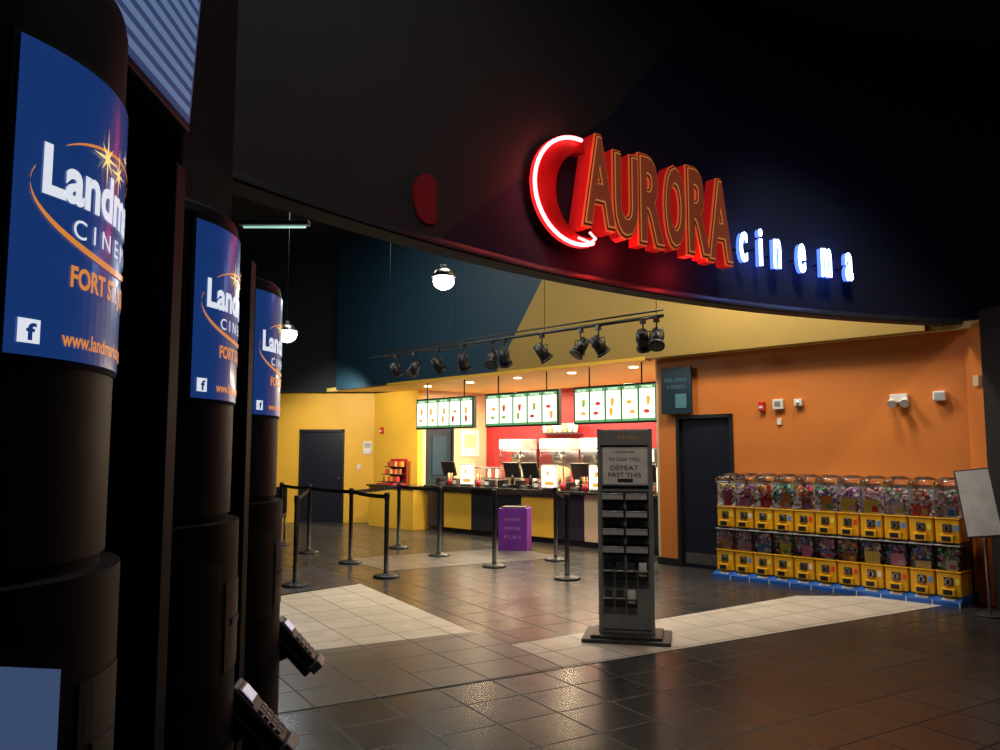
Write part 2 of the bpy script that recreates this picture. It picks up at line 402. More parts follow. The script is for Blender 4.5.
# ------------------------------------------------------------------ kiosks
def kiosk(cx, cy, top, scr, name='ticket_kiosk'):
    b = B(name)
    r = 0.30; rl = 0.322
    b.lathe([(0.34, 0.0), (0.34, 0.08), (rl, 0.085)], (cx, cy, 0), M_kiosk, 64, smooth=False)
    b.lathe([(rl, 0.085), (rl, 1.438)], (cx, cy, 0), M_kiosk, 128)
    b.lathe([(rl, 1.438), (0.294, 1.439), (0.294, 1.455), (0.30, 1.456)], (cx, cy, 0), M_blackm, 96, smooth=False)
    b.lathe([(0.30, 1.456), (0.30, top-0.03)], (cx, cy, 0), M_kiosk, 128)
    b.lathe([(0.30, top-0.03), (0.296, top-0.01), (0.285, top), (0, top)], (cx, cy, 0), M_kiosk, 96, smooth=False)
    ph0 = math.radians(10)
    def wp(a, z, d):
        f = ph0+a/r; return (cx+(r+d)*math.cos(f), cy+(r+d)*math.sin(f), z)
    def panel(a0, a1, z0, z1, d, m, n=24, slant=0.0):
        pts = []; F = []
        for i in range(n+1):
            a = a0+(a1-a0)*i/n; zz = z1-slant*i/n; pts += [wp(a, z0, d), wp(a, zz, d)]
        for i in range(n): F.append([2*i, 2*i+2, 2*i+3, 2*i+1])
        for e in (0, 1):
            base = len(pts)
            for i in range(n+1):
                a = a0+(a1-a0)*i/n; zz = (z1-slant*i/n) if e else z0; pts += [wp(a, zz, d), wp(a, zz, -0.001)]
            for i in range(n): F.append([base+2*i, base+2*i+2, base+2*i+3, base+2*i+1])
        b.poly(pts, m, F)
    panel(-0.208, 0.208, 1.712, 2.132, 0.003, M_blackm)
    panel(-0.20, 0.20, 1.72, 2.124, 0.005, M_poster)
    def tx(body, a, z, w, h, m, off=0.0):
        b.text(body, None, w, h, m, 0, off, fn=lambda c: V(wp(a+c.x, z+c.y, 0.0065)))
    tx('Landmark', -0.005, 1.962, 0.31, 0.062, M_pwhite, 0.003)
    tx('C I N E M A S', 0.01, 1.898, 0.24, 0.026, M_pwhite)
    tx('FORT ST. JOHN', 0.0, 1.828, 0.22, 0.036, M_porange, 0.0012)
    tx('www.landmarkcinemas.com', 0.015, 1.748, 0.27, 0.02, M_porange, 0.0006)
    panel(-0.185, -0.155, 1.735, 1.765, 0.007, M_pwhite, 2)
    b.text('f', None, 0.011, 0.02, M_poster, 0, 0.001, fn=lambda c: V(wp(-0.168+c.x, 1.749+c.y, 0.0085)))
    def ribbon(fa, t0, t1, wmax, m, n=30):
        pts = []; F = []
        for i in range(n+1):
            t = t0+(t1-t0)*i/n; a, z = fa(t); wd = wmax*math.sin(math.pi*(0.08+0.84*i/n))
            pts += [wp(a, z-wd/2, 0.0072), wp(a, z+wd/2, 0.0072)]
        for i in range(n): F.append([2*i, 2*i+2, 2*i+3, 2*i+1])
        b.poly(pts, m, F)
    ribbon(lambda t: (0.185*math.cos(t)+0.005, 1.94+0.078*math.sin(t)), math.radians(165), math.radians(350), 0.009, M_porange)
    ribbon(lambda t: (0.15*math.cos(t)-0.0, 1.975+0.055*math.sin(t)), math.radians(150), math.radians(30), 0.005, M_porange)
    for sa, sz, s0 in [(-0.045, 2.016, 0.046), (-0.005, 2.006, 0.040), (0.025, 2.04, 0.018)]:
        pts = [(0, 0)]
        for i in range(16):
            rr = s0*(1.0 if i % 4 == 0 else (0.6 if i % 2 == 0 else 0.15)); t = math.pi*i/8+math.pi/2
            pts.append((rr*math.cos(t), rr*math.sin(t)))
        b.poly([wp(sa+q[0]*0.8, sz+q[1], 0.0085) for q in pts], M_pstar, [[0, i+1, (i+1) % 16+1] for i in range(16)])
    panel(-0.225, -0.105, 1.08, 1.375, 0.026, M_black, 8, slant=0.03)
    panel(-0.215, -0.118, 1.095, 1.360, 0.028, scr, 8, slant=0.03)
    panel(-0.08, 0.05, 1.10, 1.30, 0.025, M_black, 8)
    panel(-0.05, 0.02, 1.20, 1.215, 0.028, M_dgrey, 4)
    panel(-0.16, 0.10, 0.55, 0.95, 0.025, M_kiosk, 16)
    ph = math.radians(26)
    T = Matrix.Translation((cx+0.385*math.cos(ph), cy+0.385*math.sin(ph), 0.95)) @ Matrix.Rotation(ph-0.35, 4, 'Z') @ Matrix.Rotation(math.radians(-42), 4, 'Y')
    b.box((-0.03, -0.048, -0.095), (0.015, 0.048, 0.095), M_dgrey, 0.008, R=T)
    b.box((0.012, -0.036, 0.025), (0.018, 0.036, 0.08), M_black, R=T)
    b.box((0.017, -0.031, 0.035), (0.020, 0.031, 0.072), mat('terminal_screen', (0.3, 0.3, 0.4), 0.2, em=(0.55, 0.55, 0.85), es=0.5), R=T)
    for i in range(4):
        for j in range(3):
            b.box((0.012, -0.032+j*0.023, -0.07+i*0.021), (0.020, -0.014+j*0.023, -0.055+i*0.021), M_grey, 0.002, R=T)
    b.box((-0.045, -0.058, -0.11), (-0.02, 0.058, 0.06), M_black, 0.006, R=T)
    b.box((-0.02, -0.05, -0.125), (0.022, 0.05, -0.095), M_lgrey, 0.004, R=T)
    b.cyl((cx+0.28*math.cos(ph), cy+0.28*math.sin(ph), 0.90), (cx+0.37*math.cos(ph), cy+0.37*math.sin(ph), 0.93), 0.03, M_black)
    return b.done()
kiosk(-0.868, 1.1, 2.28, M_scr); kiosk(-0.950, 1.9, 2.17, M_black); kiosk(-1.054, 2.68, 2.17, M_black)
for (x, y) in ((-0.625, 1.50), (-0.725, 2.29)):
    b = B('kiosk_divider_panel'); b.box((x-0.11, y, 0), (x, y+0.05, 2.16), M_kiosk, 0.004)
    for k in range(6): b.box((x-0.09, y-0.004, 1.9+k*0.02), (x-0.02, y, 1.91+k*0.02), M_black)
    b.done()
b = B('overhead_monitor')
T = Matrix.Translation((-0.735, 1.60, 2.545)) @ Matrix.Rotation(math.radians(3), 4, 'Y') @ Matrix.Rotation(math.radians(2), 4, 'Z')
b.box((-0.04, -0.28, -0.175), (0.0, 0.28, 0.175), M_black, 0.006, R=T)
b.box((-0.001, -0.262, -0.157), (0.004, 0.262, 0.157), M_scrb, R=T)
for k in range(9):
    b.box((0.003, -0.25, -0.142+k*0.033), (0.006, 0.25, -0.142+k*0.033+0.016), M_scrd, R=T)
b.cyl((-0.80, 1.62, 2.6), (-0.9, 1.62, CZ), 0.025, M_black)
b.done()

# ------------------------------------------------------------------ brochure stand
Ts = Matrix.Translation((1.10, 7.08, 0)) @ Matrix.Rotation(math.radians(-13), 4, 'Z')
b = B('brochure_stand', Ts)
b.box((-0.37, -0.25, 0.0), (0.37, 0.25, 0.035), M_dgrey, 0.006); b.box((-0.30, -0.2, 0.035), (0.30, 0.2, 0.06), M_dgrey, 0.006)
b.box((-0.235, -0.05, 0.05), (0.235, 0.07, 1.80), M_grey, 0.006)
b.box((-0.235, -0.085, 0.05), (-0.205, -0.05, 1.80), M_grey); b.box((0.205, -0.085, 0.05), (0.235, -0.05, 1.80), M_grey)
b.box((-0.205, -0.08, 1.66), (0.205, -0.05, 1.79), M_grey, 0.004)
FR = lambda x, z, y: basis((x, y, z), (1, 0, 0))
b.text('STARS', FR(0.03, 1.725, -0.083), 0.17, 0.03, mat('gold_print', (0.8, 0.55, 0.12), 0.4))
b.box((-0.195, -0.075, 1.31), (0.205, -0.052, 1.64), M_lgrey, 0.003)
b.box((-0.185, -0.078, 1.32), (0.195, -0.074, 1.63), M_paper)
for i, (t, w, h) in enumerate([('LANDMARK', 0.18, 0.02), ('IN CASE YOU', 0.26, 0.028), ('DEFEAT', 0.24, 0.038), ('PAST THIS', 0.28, 0.04)]):
    b.text(t, FR(0.0, 1.60-i*0.062-(0.012 if i > 1 else 0), -0.080), w, h, M_black)
b.box((-0.06, -0.081, 1.34), (0.07, -0.077, 1.37), M_dgrey)
def pocket(x0, x1, z, h, m, fill=None):
    b.poly([(x0, -0.055, z), (x1, -0.055, z), (x1, -0.14, z+h), (x0, -0.14, z+h)], m)
    b.poly([(x0, -0.052, z), (x1, -0.052, z), (x1, -0.132, z+h), (x0, -0.132, z+h)], M_black)
    for x in (x0, x1): b.poly([(x, -0.055, z), (x, -0.14, z+h), (x, -0.052, z+h+0.02)], M_grey)
    b.cyl((x0, -0.14, z+h), (x1, -0.14, z+h), 0.007, M_pgrey, seg=8)
    if fill:
        b.box((x0+0.012, -0.125, z+0.05), (x1-0.012, -0.11, z+h+0.07), fill)
for z in (1.18, 1.03, 0.88, 0.73):
    b.box((-0.2, -0.056, z-0.02), (0.2, -0.05, z+0.08), M_dgrey)
    for x0, x1 in ((-0.19, -0.01), (0.01, 0.19)):
        pocket(x0, x1, z, 0.06, M_pgrey)
        b.poly([(x0, -0.142, z+0.06), (x1, -0.142, z+0.06), (x1, -0.15, z+0.015), (x0, -0.15, z+0.015)], M_pgrey)
cols = [M_paper, M_dkb, M_lgrey, M_dgrey]
for z in (0.50, 0.27):
    for i in range(4):
        x0 = -0.19+i*0.097
        if z < 0.4 and i == 3: continue
        pocket(x0, x0+0.088, z, 0.09, M_dgrey, cols[(i+int(z*10)) % 4] if (i+int(z*100)) % 3 else M_dgrey)
b.box((-0.2, -0.058, 0.09), (0.2, -0.05, 0.22), M_grey)
b.done()

# ------------------------------------------------------------------ stanchions
SP = {1: (-2.46, 9.8), 2: (-1.465, 10.48), 3: (-0.94, 12.57), 4: (-0.08, 11.4), 5: (0.85, 10.32), 6: (-2.17, 11.8), 7: (-3.05, 12.95), 8: (-1.70, 13.6), 9: (0.83, 12.1), 10: (-3.8, 14.05)}
BL = [(1, 7), (2, 6), (6, 7), (8, 6), (3, 8), (4, 9), (5, 9), (10, 7)]
for k, (x, y) in SP.items():
    b = B('queue_stanchion')
    b.lathe([(0, 0), (0.165, 0), (0.17, 0.012), (0.15, 0.03), (0.06, 0.045), (0.03, 0.055), (0.03, 0.98), (0.036, 0.985), (0.036, 1.06), (0.03, 1.075), (0, 1.078)], (x, y, 0), M_black, 28)
    b.cyl((x, y, 0.055), (x, y, 0.075), 0.034, M_dgrey)
    for a_, c_ in BL:
        if a_ == k:
            q = V((*SP[c_], 0)); o = V((x, y, 0)); d = q-o; ln = d.length; d.normalize()
            pts = []; F = []; n = 12
            for i in range(n+1):
                t = i/n; c0 = o+d*(0.035+(ln-0.07)*t); sg = -0.012*4*t*(1-t)
                pts += [(c0.x, c0.y, 0.995+sg), (c0.x, c0.y, 1.048+sg)]
            for i in range(n): F.append([2*i, 2*i+2, 2*i+3, 2*i+1])
            b.poly(pts, M_black, F)
    b.done()

# ------------------------------------------------------------------ toy vending machines
def toy(k):
    x0 = 0.02+k*0.262
    b = B('toy_vending_machine', L @ Matrix.Translation((x0, 0, 0)))
    w = 0.25; rnd = random.Random(k*13+5)
    b.box((0, 0.06, 0.0), (w+0.01, 0.42, 0.09), M_blue, 0.004)
    b.poly([(0, 0.42, 0.09), (w+0.01, 0.42, 0.09), (w+0.01, 0.54, 0.045), (0, 0.54, 0.045), (0, 0.54, 0.0), (w+0.01, 0.54, 0.0), (0, 0.42, 0), (w+0.01, 0.42, 0)], M_blue, [[0, 1, 2, 3], [3, 2, 5, 4], [0, 3, 4, 6], [1, 7, 5, 2]])
    b.box((0.0, 0.54, 0.0), (0.012, 0.545, 0.05), M_white)
    b.poly([(0.06, 0.455, 0.081), (0.19, 0.455, 0.081), (0.19, 0.51, 0.060), (0.06, 0.51, 0.060)], M_white)
    def tier(z0, hy, hc, yf, dome):
        b.box((0.006, 0.08, z0), (w-0.006, yf, z0+hy), M_yp, 0.014)
        b.box((0.055, yf-0.005, z0+0.01), (w-0.055, yf+0.05, z0+0.09), M_yp, 0.008)
        b.box((0.08, yf+0.045, z0+0.025), (w-0.08, yf+0.054, z0+0.075), M_black, 0.003)
        b.box((0.08, yf-0.002, z0+0.115), (w-0.08, yf+0.012, z0+hy-0.05), M_dgrey, 0.004)
        b.cyl((w/2, yf+0.01, z0+0.155), (w/2, yf+0.03, z0+0.155), 0.034, M_steel, seg=20)
        b.box((w/2-0.008, yf+0.03, z0+0.13), (w/2+0.008, yf+0.05, z0+0.18), M_black, 0.003)
        b.box((0.02, yf-0.002, z0+0.13), (0.06, yf+0.003, z0+0.19), rnd.choice(TOY[:4]))
        zc = z0+hy
        b.box((0.0, 0.07, zc), (w, yf+0.01, zc+0.014), M_yp, 0.004)
        b.box((0.008, 0.085, zc+0.014), (w-0.008, yf-0.002, zc+hc), M_clear, 0.012)
        b.box((0.01, 0.075, zc+0.014), (w-0.01, 0.083, zc+hc), M_white)
        main = [rnd.choice(TOY[:9]) for _ in range(2)]
        zt = zc+0.02+hc*0.80
        for i in range(95):
            rr = rnd.uniform(0.017, 0.025)
            yy = yf-0.035-abs(rnd.gauss(0, 0.08)); yy = max(0.12, yy)
            b.sph((rnd.uniform(0.035, w-0.035), yy, rnd.uniform(zc+0.04, zt)), rr, rnd.choice(main+[rnd.choice(TOY), TOY[3]]), sub=1)
        b.box((0.035, yf-0.016, zc+0.02), (0.035+rnd.uniform(0.09, 0.17), yf-0.013, zc+hc*rnd.uniform(0.35, 0.6)), rnd.choice(TOY))
        b.box((0.05, yf-0.012, zc+0.035), (0.11, yf-0.010, zc+hc*0.3), rnd.choice(TOY))
        if dome:
            b.box((0.0, 0.07, zc+hc), (w, yf+0.005, zc+hc+0.012), M_clear)
            pts = []; F = []; n = 12; y0, y1 = 0.08, yf+0.003
            for i in range(n+1):
                t = math.pi*i/n; yy = (y0+y1)/2-(y1-y0)/2*math.cos(t); q = max(0.0, math.sin(t))**0.7
                zz = zc+hc+0.012+0.07*q
                pts += [(0.004, yy, zc+hc+0.012), (0.02, yy, zz), (0.07, yy, zz+0.02*q), (w-0.07, yy, zz+0.02*q), (w-0.02, yy, zz), (w-0.004, yy, zc+hc+0.012)]
            for i in range(n):
                for j in range(5): F.append([6*i+j, 6*i+j+1, 6*i+j+7, 6*i+j+6])
            b.poly(pts, M_clear, F, True)
            b.box((w-0.004, 0.1, zc+hc-0.02), (w+0.003, yf, zc+hc+0.03), M_yp)
        else:
            b.box((0.0, 0.07, zc+hc), (w, yf+0.005, zc+hc+0.012), M_lgrey, 0.004)
    tier(0.09, 0.25, 0.27, 0.46, False)
    b.box((0, 0.07, 0.62), (w, 0.42, 0.64), M_dgrey)
    tier(0.64, 0.25, 0.34, 0.42, True)
    b.box((0, 0.04, 0.0), (w+0.01, 0.07, 1.2), M_black)
    b.done()
for k in range(11): toy(k)

# ------------------------------------------------------------------ sign board on pole (right)
b = B('sign_stand')
bx, by = 4.80, 8.02
b.cyl((bx, by, 0), (bx, by, 0.02), 0.13, M_dgrey, seg=28); b.cyl((bx, by, 0.02), (bx, by+0.02, 1.2), 0.014, M_steel, seg=12)
T = Matrix.Translation((bx-0.07, by-0.02, 1.10)) @ Matrix.Rotation(math.radians(-28), 4, 'Z') @ Matrix.Rotation(math.radians(-14), 4, 'X') @ Matrix.Rotation(math.radians(-7), 4, 'Y')
b.box((-0.16, -0.012, -0.34), (0.16, 0.012, 0.34), M_dgrey, 0.004, R=T); b.box((-0.145, -0.016, -0.325), (0.145, -0.011, 0.325), M_paper, R=T)
b.done()

# ------------------------------------------------------------------ wall fittings
M_alarm = mat('alarm_red', (0.6, 0.03, 0.02), 0.4)
b = B('fire_alarm_pull', L); b.box((2.38, 0, 2.13), (2.46, 0.05, 2.26), M_alarm, 0.006); b.box((2.395, 0.05, 2.17), (2.445, 0.06, 2.2), M_white); b.done()
b = B('thermostat', L); b.box((2.12, 0, 2.15), (2.26, 0.05, 2.28), M_white, 0.006); b.box((2.15, 0.05, 2.19), (2.23, 0.055, 2.25), M_grey); b.done()
b = B('wall_switch', L); b.box((2.16, 0, 1.95), (2.22, 0.02, 2.03), M_white, 0.003); b.done()
b = B('alarm_strobe', L); b.box((1.87, 0, 2.18), (1.97, 0.05, 2.27), M_white, 0.006); b.sph((1.92, 0.05, 2.225), 0.025, M_white, (1, 1, 1)); b.done()
b = B('emergency_light', L)
b.box((0.60, 0.004, 2.17), (0.80, 0.06, 2.27), M_white, 0.008)
for x in (0.63, 0.77):
    b.cyl((x, 0.06, 2.20), (x-0.02, 0.14, 2.15), 0.03, M_white, 0.05); b.cyl((x-0.02, 0.14, 2.15), (x-0.021, 0.146, 2.147), 0.045, M_steel)
b.done()
b = B('wall_speaker', L); b.box((0.20, 0, 2.17), (0.33, 0.08, 2.28), M_white, 0.01); b.box((0.22, 0.08, 2.19), (0.31, 0.084, 2.26), M_lgrey); b.done()
b = B('wall_outlet_box'); b.box((5.10, 8.5, 2.3), (5.14, 8.6, 2.42), M_beige, 0.005); b.done()
TL = lambda s_, n_, z: basis((s_, n_, z), (-1, 0, 0))
b = B('hanging_sign', L)
b.box((3.44, 0.06, 2.14), (3.94, 0.10, 2.80), M_dkb, 0.004)
tg = mat('sign_teal_print', (0.08, 0.22, 0.25), 0.5)
b.text('BOX OFFICE', TL(3.69, 0.103, 2.62), 0.36, 0.05, tg); b.text('& TICKETS', TL(3.69, 0.103, 2.52), 0.3, 0.05, tg)
b.box((3.52, 0.10, 2.22), (3.70, 0.104, 2.42), tg); b.box((3.60, 0.0, 2.7), (3.78, 0.06, 2.76), M_black)
b.done()
b = B('wall_notice'); b.box((-3.15, p.y-0.02, 1.55), (-2.95, p.y, 1.85), M_paper, 0.003); b.box((-3.12, p.y-0.025, 1.7), (-2.98, p.y-0.02, 1.8), M_lgrey); b.done()
b = B('wall_switch_plate'); b.box((-3.28, p.y-0.02, 1.2), (-3.2, p.y, 1.32), M_white, 0.003); b.done()
b = B('alarm_bell_box', L); b.box((12.2, -0.968, 2.02), (12.3, -0.92, 2.16), M_alarm, 0.006); b.box((12.22, -0.92, 2.06), (12.28, -0.91, 2.1), M_white); b.done()

# ------------------------------------------------------------------ menu boards
def menu(s0, s1, idx):
    b = B('menu_board', L); n0 = -0.14; n1 = -0.06; z0, z1 = 2.04, 2.64
    b.box((s0, n0, z0), (s1, n1, z1), M_black, 0.006)
    k = 5; wd = (s1-s0-0.04)/k; rnd = random.Random(idx)
    for i in range(k):
        a = s0+0.02+i*wd
        b.box((a+0.008, n1, z0+0.03), (a+wd-0.008, n1+0.006, z1-0.03), M_menug)
        b.box((a+0.022, n1+0.004, z0+0.07), (a+wd-0.022, n1+0.010, z1-0.09), M_menu)
        c = a+wd/2
        for j in range(2):
            m = rnd.choice([M_or2, M_rd2, M_gr2, M_or2])
            z = z0+0.17+0.15*j; x = c+rnd.uniform(-0.05, 0.05)
            if rnd.random() < 0.5:
                b.prism([(-0.025, -0.05), (0.025, -0.05), (0.038, 0.05), (-0.038, 0.05)], TL(x, n1+0.014, z), 0.004, m)
                b.prism([(-0.038, 0.05), (0.038, 0.05), (0.02, 0.075), (-0.02, 0.075)], TL(x, n1+0.014, z), 0.004, M_or2)
            else:
                b.prism([(0.055*math.cos(t), 0.03*math.sin(t)) for t in [i2*math.pi/6 for i2 in range(12)]], TL(x, n1+0.014, z), 0.004, m)
        for j in range(3):
            b.box((c-0.09, n1+0.010, z1-0.12-j*0.018), (c+0.09*rnd.uniform(0.2, 1), n1+0.012, z1-0.113-j*0.018), M_dgrey)
        b.text(rnd.choice(['COMBO', 'SNACKS', 'DRINKS', 'HOT DOG', 'POPCORN']), TL(c, n1+0.011, z1-0.06), wd*0.6, 0.03, M_menu)
    for x in (s0+0.3, s1-0.3): b.cyl((x, -0.1, z1), (x, -0.1, H), 0.012, M_black, seg=8)
    b.done()
menu(4.12, 5.74, 1); menu(6.07, 7.84, 2); menu(8.16, 9.85, 3)

# ------------------------------------------------------------------ counters
b = B('concession_counter', L)
segs = [(4.4, 5.6, M_counterd), (5.6, 6.1, M_beige), (6.1, 6.73, M_counterd), (6.73, 7.59, M_yellow), (7.59, 8.95, M_counterd), (8.95, 9.77, M_yellow), (9.77, 10.3, M_counterd)]  # beige segment paints pinkish glare onto the dark counter front
for a, c, m in segs:
    b.box((a+0.005, -1.3, 0.1), (c-0.005, -0.72, 0.88), m, 0.004)
    b.box((a, -1.28, 0), (c, -0.76, 0.1), M_black)
b.box((4.35, -1.38, 0.88), (10.32, -0.64, 0.93), M_ctop, 0.008)
for a, c in ((6.73, 7.59), (8.95, 9.77)):
    b.box((a, -0.715, 0.80), (c, -0.70, 0.86), M_steel)
b.done()
b = B('back_counter', L); b.box((4.6, -2.98, 0.0), (10.6, -2.4, 0.88), M_lgrey, 0.005); b.box((4.55, -2.98, 0.88), (10.65, -2.35, 0.92), M_steel, 0.005)
for i in range(8): b.box((4.7+i*0.74, -2.4, 0.1), (5.38+i*0.74, -2.385, 0.82), M_grey, 0.004)
b.done()
b = B('side_counter', L); b.box((10.42, -0.95, 0), (12.0, -0.45, 0.86), M_yellow, 0.005); b.box((10.36, -0.95, 0.86), (12.05, -0.40, 0.9), M_ctop, 0.005); b.done()
def popcorn(s0):
    b = B('popcorn_machine', L @ Matrix.Translation((s0, -2.68, 0.925)))
    b.box((-0.34, -0.26, 0), (0.34, 0.26, 0.12), M_steel, 0.01)
    for x in (-0.33, 0.31):
        for y in (-0.25, 0.23): b.box((x, y, 0.12), (x+0.02, y+0.02, 0.75), M_steel)
    b.box((-0.34, -0.26, 0.72), (0.34, 0.26, 0.95), M_white, 0.02)
    b.box((-0.30, 0.261, 0.76), (0.30, 0.266, 0.91), M_menu); b.text('POPCORN', TL(0, 0.27, 0.835), 0.45, 0.08, M_rd2)
    b.box((-0.32, -0.245, 0.12), (0.32, 0.245, 0.72), M_clear)
    b.box((-0.32, -0.25, 0.12), (0.32, -0.24, 0.72), M_steel)
    b.sph((0.02, 0, 0.26), 0.27, M_popcorn, (1.05, 0.8, 0.5), 3)
    b.cyl((0, 0, 0.46), (0, 0, 0.62), 0.13, M_steel, 0.15); b.cyl((0, 0, 0.62), (0, 0, 0.72), 0.02, M_steel)
    b.box((-0.25, -0.1, 0.70), (0.25, 0.1, 0.715), M_lampw)
    b.done()
popcorn(9.6); popcorn(7.3); popcorn(8.4)
def pos(s0, n0=-1.0, lit=False, name='pos_terminal', rot=0):
    b = B(name, L @ Matrix.Translation((s0, n0, 0.93)) @ Matrix.Rotation(rot, 4, 'Z'))
    if lit:
        b.box((-0.19, -0.02, 0.02), (0.19, 0.02, 0.44), M_white, 0.008); b.box((-0.17, 0.02, 0.05), (0.17, 0.025, 0.41), M_scrw)
        b.box((-0.12, 0.025, 0.08), (0.10, 0.03, 0.15), M_or2); b.prism([(-0.02, -0.04), (0.02, -0.04), (0.035, 0.05), (-0.035, 0.05)], TL(0.02, 0.034, 0.28), 0.003, M_or2)
        b.box((-0.1, -0.08, 0), (0.1, 0.08, 0.03), M_black, 0.005)
    else:
        b.box((-0.13, -0.12, 0), (0.13, 0.12, 0.06), M_black, 0.01); b.cyl((0, 0, 0.05), (0, -0.03, 0.25), 0.03, M_black)
        R_ = Matrix.Translation((0, 0, 0.33)) @ Matrix.Rotation(math.radians(-15), 4, 'X')
        b.box((-0.2, -0.025, -0.15), (0.2, 0.02, 0.15), M_black, 0.01, R=R_); b.box((-0.18, -0.03, -0.13), (0.18, -0.026, 0.13), M_scr, R=R_)
        b.box((-0.05, 0.12, 0.0), (0.05, 0.24, 0.05), M_dgrey, 0.008); b.box((0.2, -0.1, 0), (0.32, 0.08, 0.14), M_black, 0.01)
    b.done()
for s_ in (9.95, 8.1, 7.75, 6.4, 5.0): pos(s_ if s_ != 7.75 else 7.62)
for s_ in (9.15, 6.95, 5.85): pos(s_, -0.80, True, 'counter_display')
pos(4.55, -0.9, True, 'counter_display')
for s_ in (9.50, 8.55, 7.25, 5.45):
    b = B('napkin_dispenser', L @ Matrix.Translation((s_, -0.85, 0.93)))
    b.box((-0.07, -0.09, 0), (0.07, 0.09, 0.15), M_steel, 0.01); b.box((-0.05, 0.09, 0.04), (0.05, 0.094, 0.11), M_paper); b.done()
for s_ in (9.65, 8.80, 6.62, 6.12):
    b = B('straw_holder', L @ Matrix.Translation((s_, -0.78, 0.93)))
    b.cyl((0, 0, 0), (0, 0, 0.13), 0.045, M_red, 0.05)
    for i in range(9):
        t = i*0.7; b.cyl((0.02*math.cos(t), 0.02*math.sin(t), 0.02), (0.045*math.cos(t), 0.045*math.sin(t), 0.25), 0.005, [M_paper, M_red, M_yp][i % 3], seg=6)
    b.done()
b = B('hot_dog_warmer', L @ Matrix.Translation((8.95, -1.18, 0.932)))
b.box((-0.25, -0.15, 0), (0.25, 0.15, 0.12), M_steel, 0.01); b.box((-0.24, -0.14, 0.12), (0.24, 0.14, 0.34), M_clear)
for i in range(6): b.cyl((-0.2, -0.1+i*0.04, 0.145), (0.2, -0.1+i*0.04, 0.145), 0.016, [TOY[9], M_steel][i % 2], seg=10)
b.box((-0.25, -0.15, 0.34), (0.25, 0.15, 0.37), M_steel, 0.005); b.done()
b = B('nacho_warmer', L @ Matrix.Translation((5.75, -1.2, 0.932)))
b.box((-0.16, -0.13, 0), (0.16, 0.13, 0.08), M_red, 0.01); b.box((-0.15, -0.12, 0.08), (0.15, 0.12, 0.40), M_clear); b.sph((0, 0, 0.16), 0.13, M_popcorn, (1, 0.8, 0.6)); b.box((-0.16, -0.13, 0.40), (0.16, 0.13, 0.50), M_red, 0.01); b.box((-0.13, 0.131, 0.42), (0.13, 0.135, 0.48), M_menu); b.done()
b = B('candy_rack', L @ Matrix.Translation((11.5, -0.70, 0.9)))
b.box((-0.3, -0.2, 0), (0.3, 0.2, 0.03), M_red, 0.004); b.box((-0.3, -0.2, 0), (0.3, -0.17, 0.55), M_red, 0.004)
for k in range(3):
    b.box((-0.28, -0.17, 0.05+k*0.16), (0.28, 0.15-k*0.07, 0.065+k*0.16), M_black)
    for i in range(6): b.box((-0.27+i*0.09, 0.0-k*0.06, 0.065+k*0.16), (-0.19+i*0.09, 0.06-k*0.06, 0.17+k*0.16), TOY[(0, 9, 6, 0, 2, 9)[(i+k) % 6]], 0.003)
b.done()
b = B('drink_dispenser', L @ Matrix.Translation((6.2, -2.68, 0.925)))
b.box((-0.35, -0.25, 0), (0.35, 0.2, 0.75), M_dgrey, 0.02); b.box((-0.3, 0.2, 0.5), (0.3, 0.21, 0.72), M_scrw)
for i in range(5): b.cyl((-0.26+i*0.13, 0.27, 0.32), (-0.26+i*0.13, 0.27, 0.42), 0.025, M_black, seg=12); b.box((-0.3+i*0.13, 0.2, 0.38), (-0.22+i*0.13, 0.28, 0.46), TOY[i], 0.004)
b.box((-0.35, 0.2, 0), (0.35, 0.34, 0.05), M_steel, 0.005)
b.done()
for s_, cc in ((10.3, 0), (9.0, 1), (7.85, 2), (5.3, 3)):
    b = B('cup_stack', L @ Matrix.Translation((s_, -2.6, 0.925)))
    for i in range(3):
        for k in range(5): b.cyl((-0.12+0.12*i, 0, 0.02+k*0.05), (-0.12+0.12*i, 0, 0.13+k*0.05), 0.032, [M_paper, M_red, M_white][(i+cc) % 3], 0.045, seg=16)
    b.done()
b = B('wall_poster', L); b.box((10.94, -2.75, 1.5), (10.955, -2.2, 2.1), M_paper); b.box((10.935, -2.65, 1.7), (10.94, -2.3, 2.0), M_beige); b.done()
b = B('wall_shelf', L); b.box((8.0, -3.0, 1.98), (9.1, -2.72, 2.01), M_steel)
for i in range(7): b.cyl((8.1+i*0.14, -2.85, 2.01), (8.1+i*0.14, -2.85, 2.2), 0.05, [M_paper, M_white, M_beige][i % 3], 0.06, seg=14)
b.done()
b = B('display_bin', Matrix.Translation((0.25, 13.45, 0)) @ Matrix.Rotation(math.radians(-12), 4, 'Z'))
b.box((-0.24, -0.22, 0), (0.24, 0.22, 0.68), M_purple, 0.006); b.box((-0.20, -0.19, 0.68), (0.20, 0.19, 0.70), M_black)
FB = lambda x, z: basis((x, -0.223, z), (1, 0, 0))
lil = mat('lilac_print', (0.45, 0.3, 0.55), 0.5)
for i, t in enumerate(['MORE', 'MOVIE', 'FUN']): b.text(t, FB(0, 0.5-i*0.14), 0.26, 0.05, lil)
b.done()
b = B('lounge_chair', Matrix.Translation((-4.3, 14.9, 0)))
b.box((-0.3, -0.3, 0.38), (0.3, 0.3, 0.46), M_black, 0.02); b.box((-0.3, 0.25, 0.46), (0.3, 0.32, 0.95), M_black, 0.02)
for x in (-0.27, 0.27):
    for y in (-0.27, 0.27): b.cyl((x, y, 0), (x, y, 0.4), 0.02, M_dgrey, seg=10)
b.done()

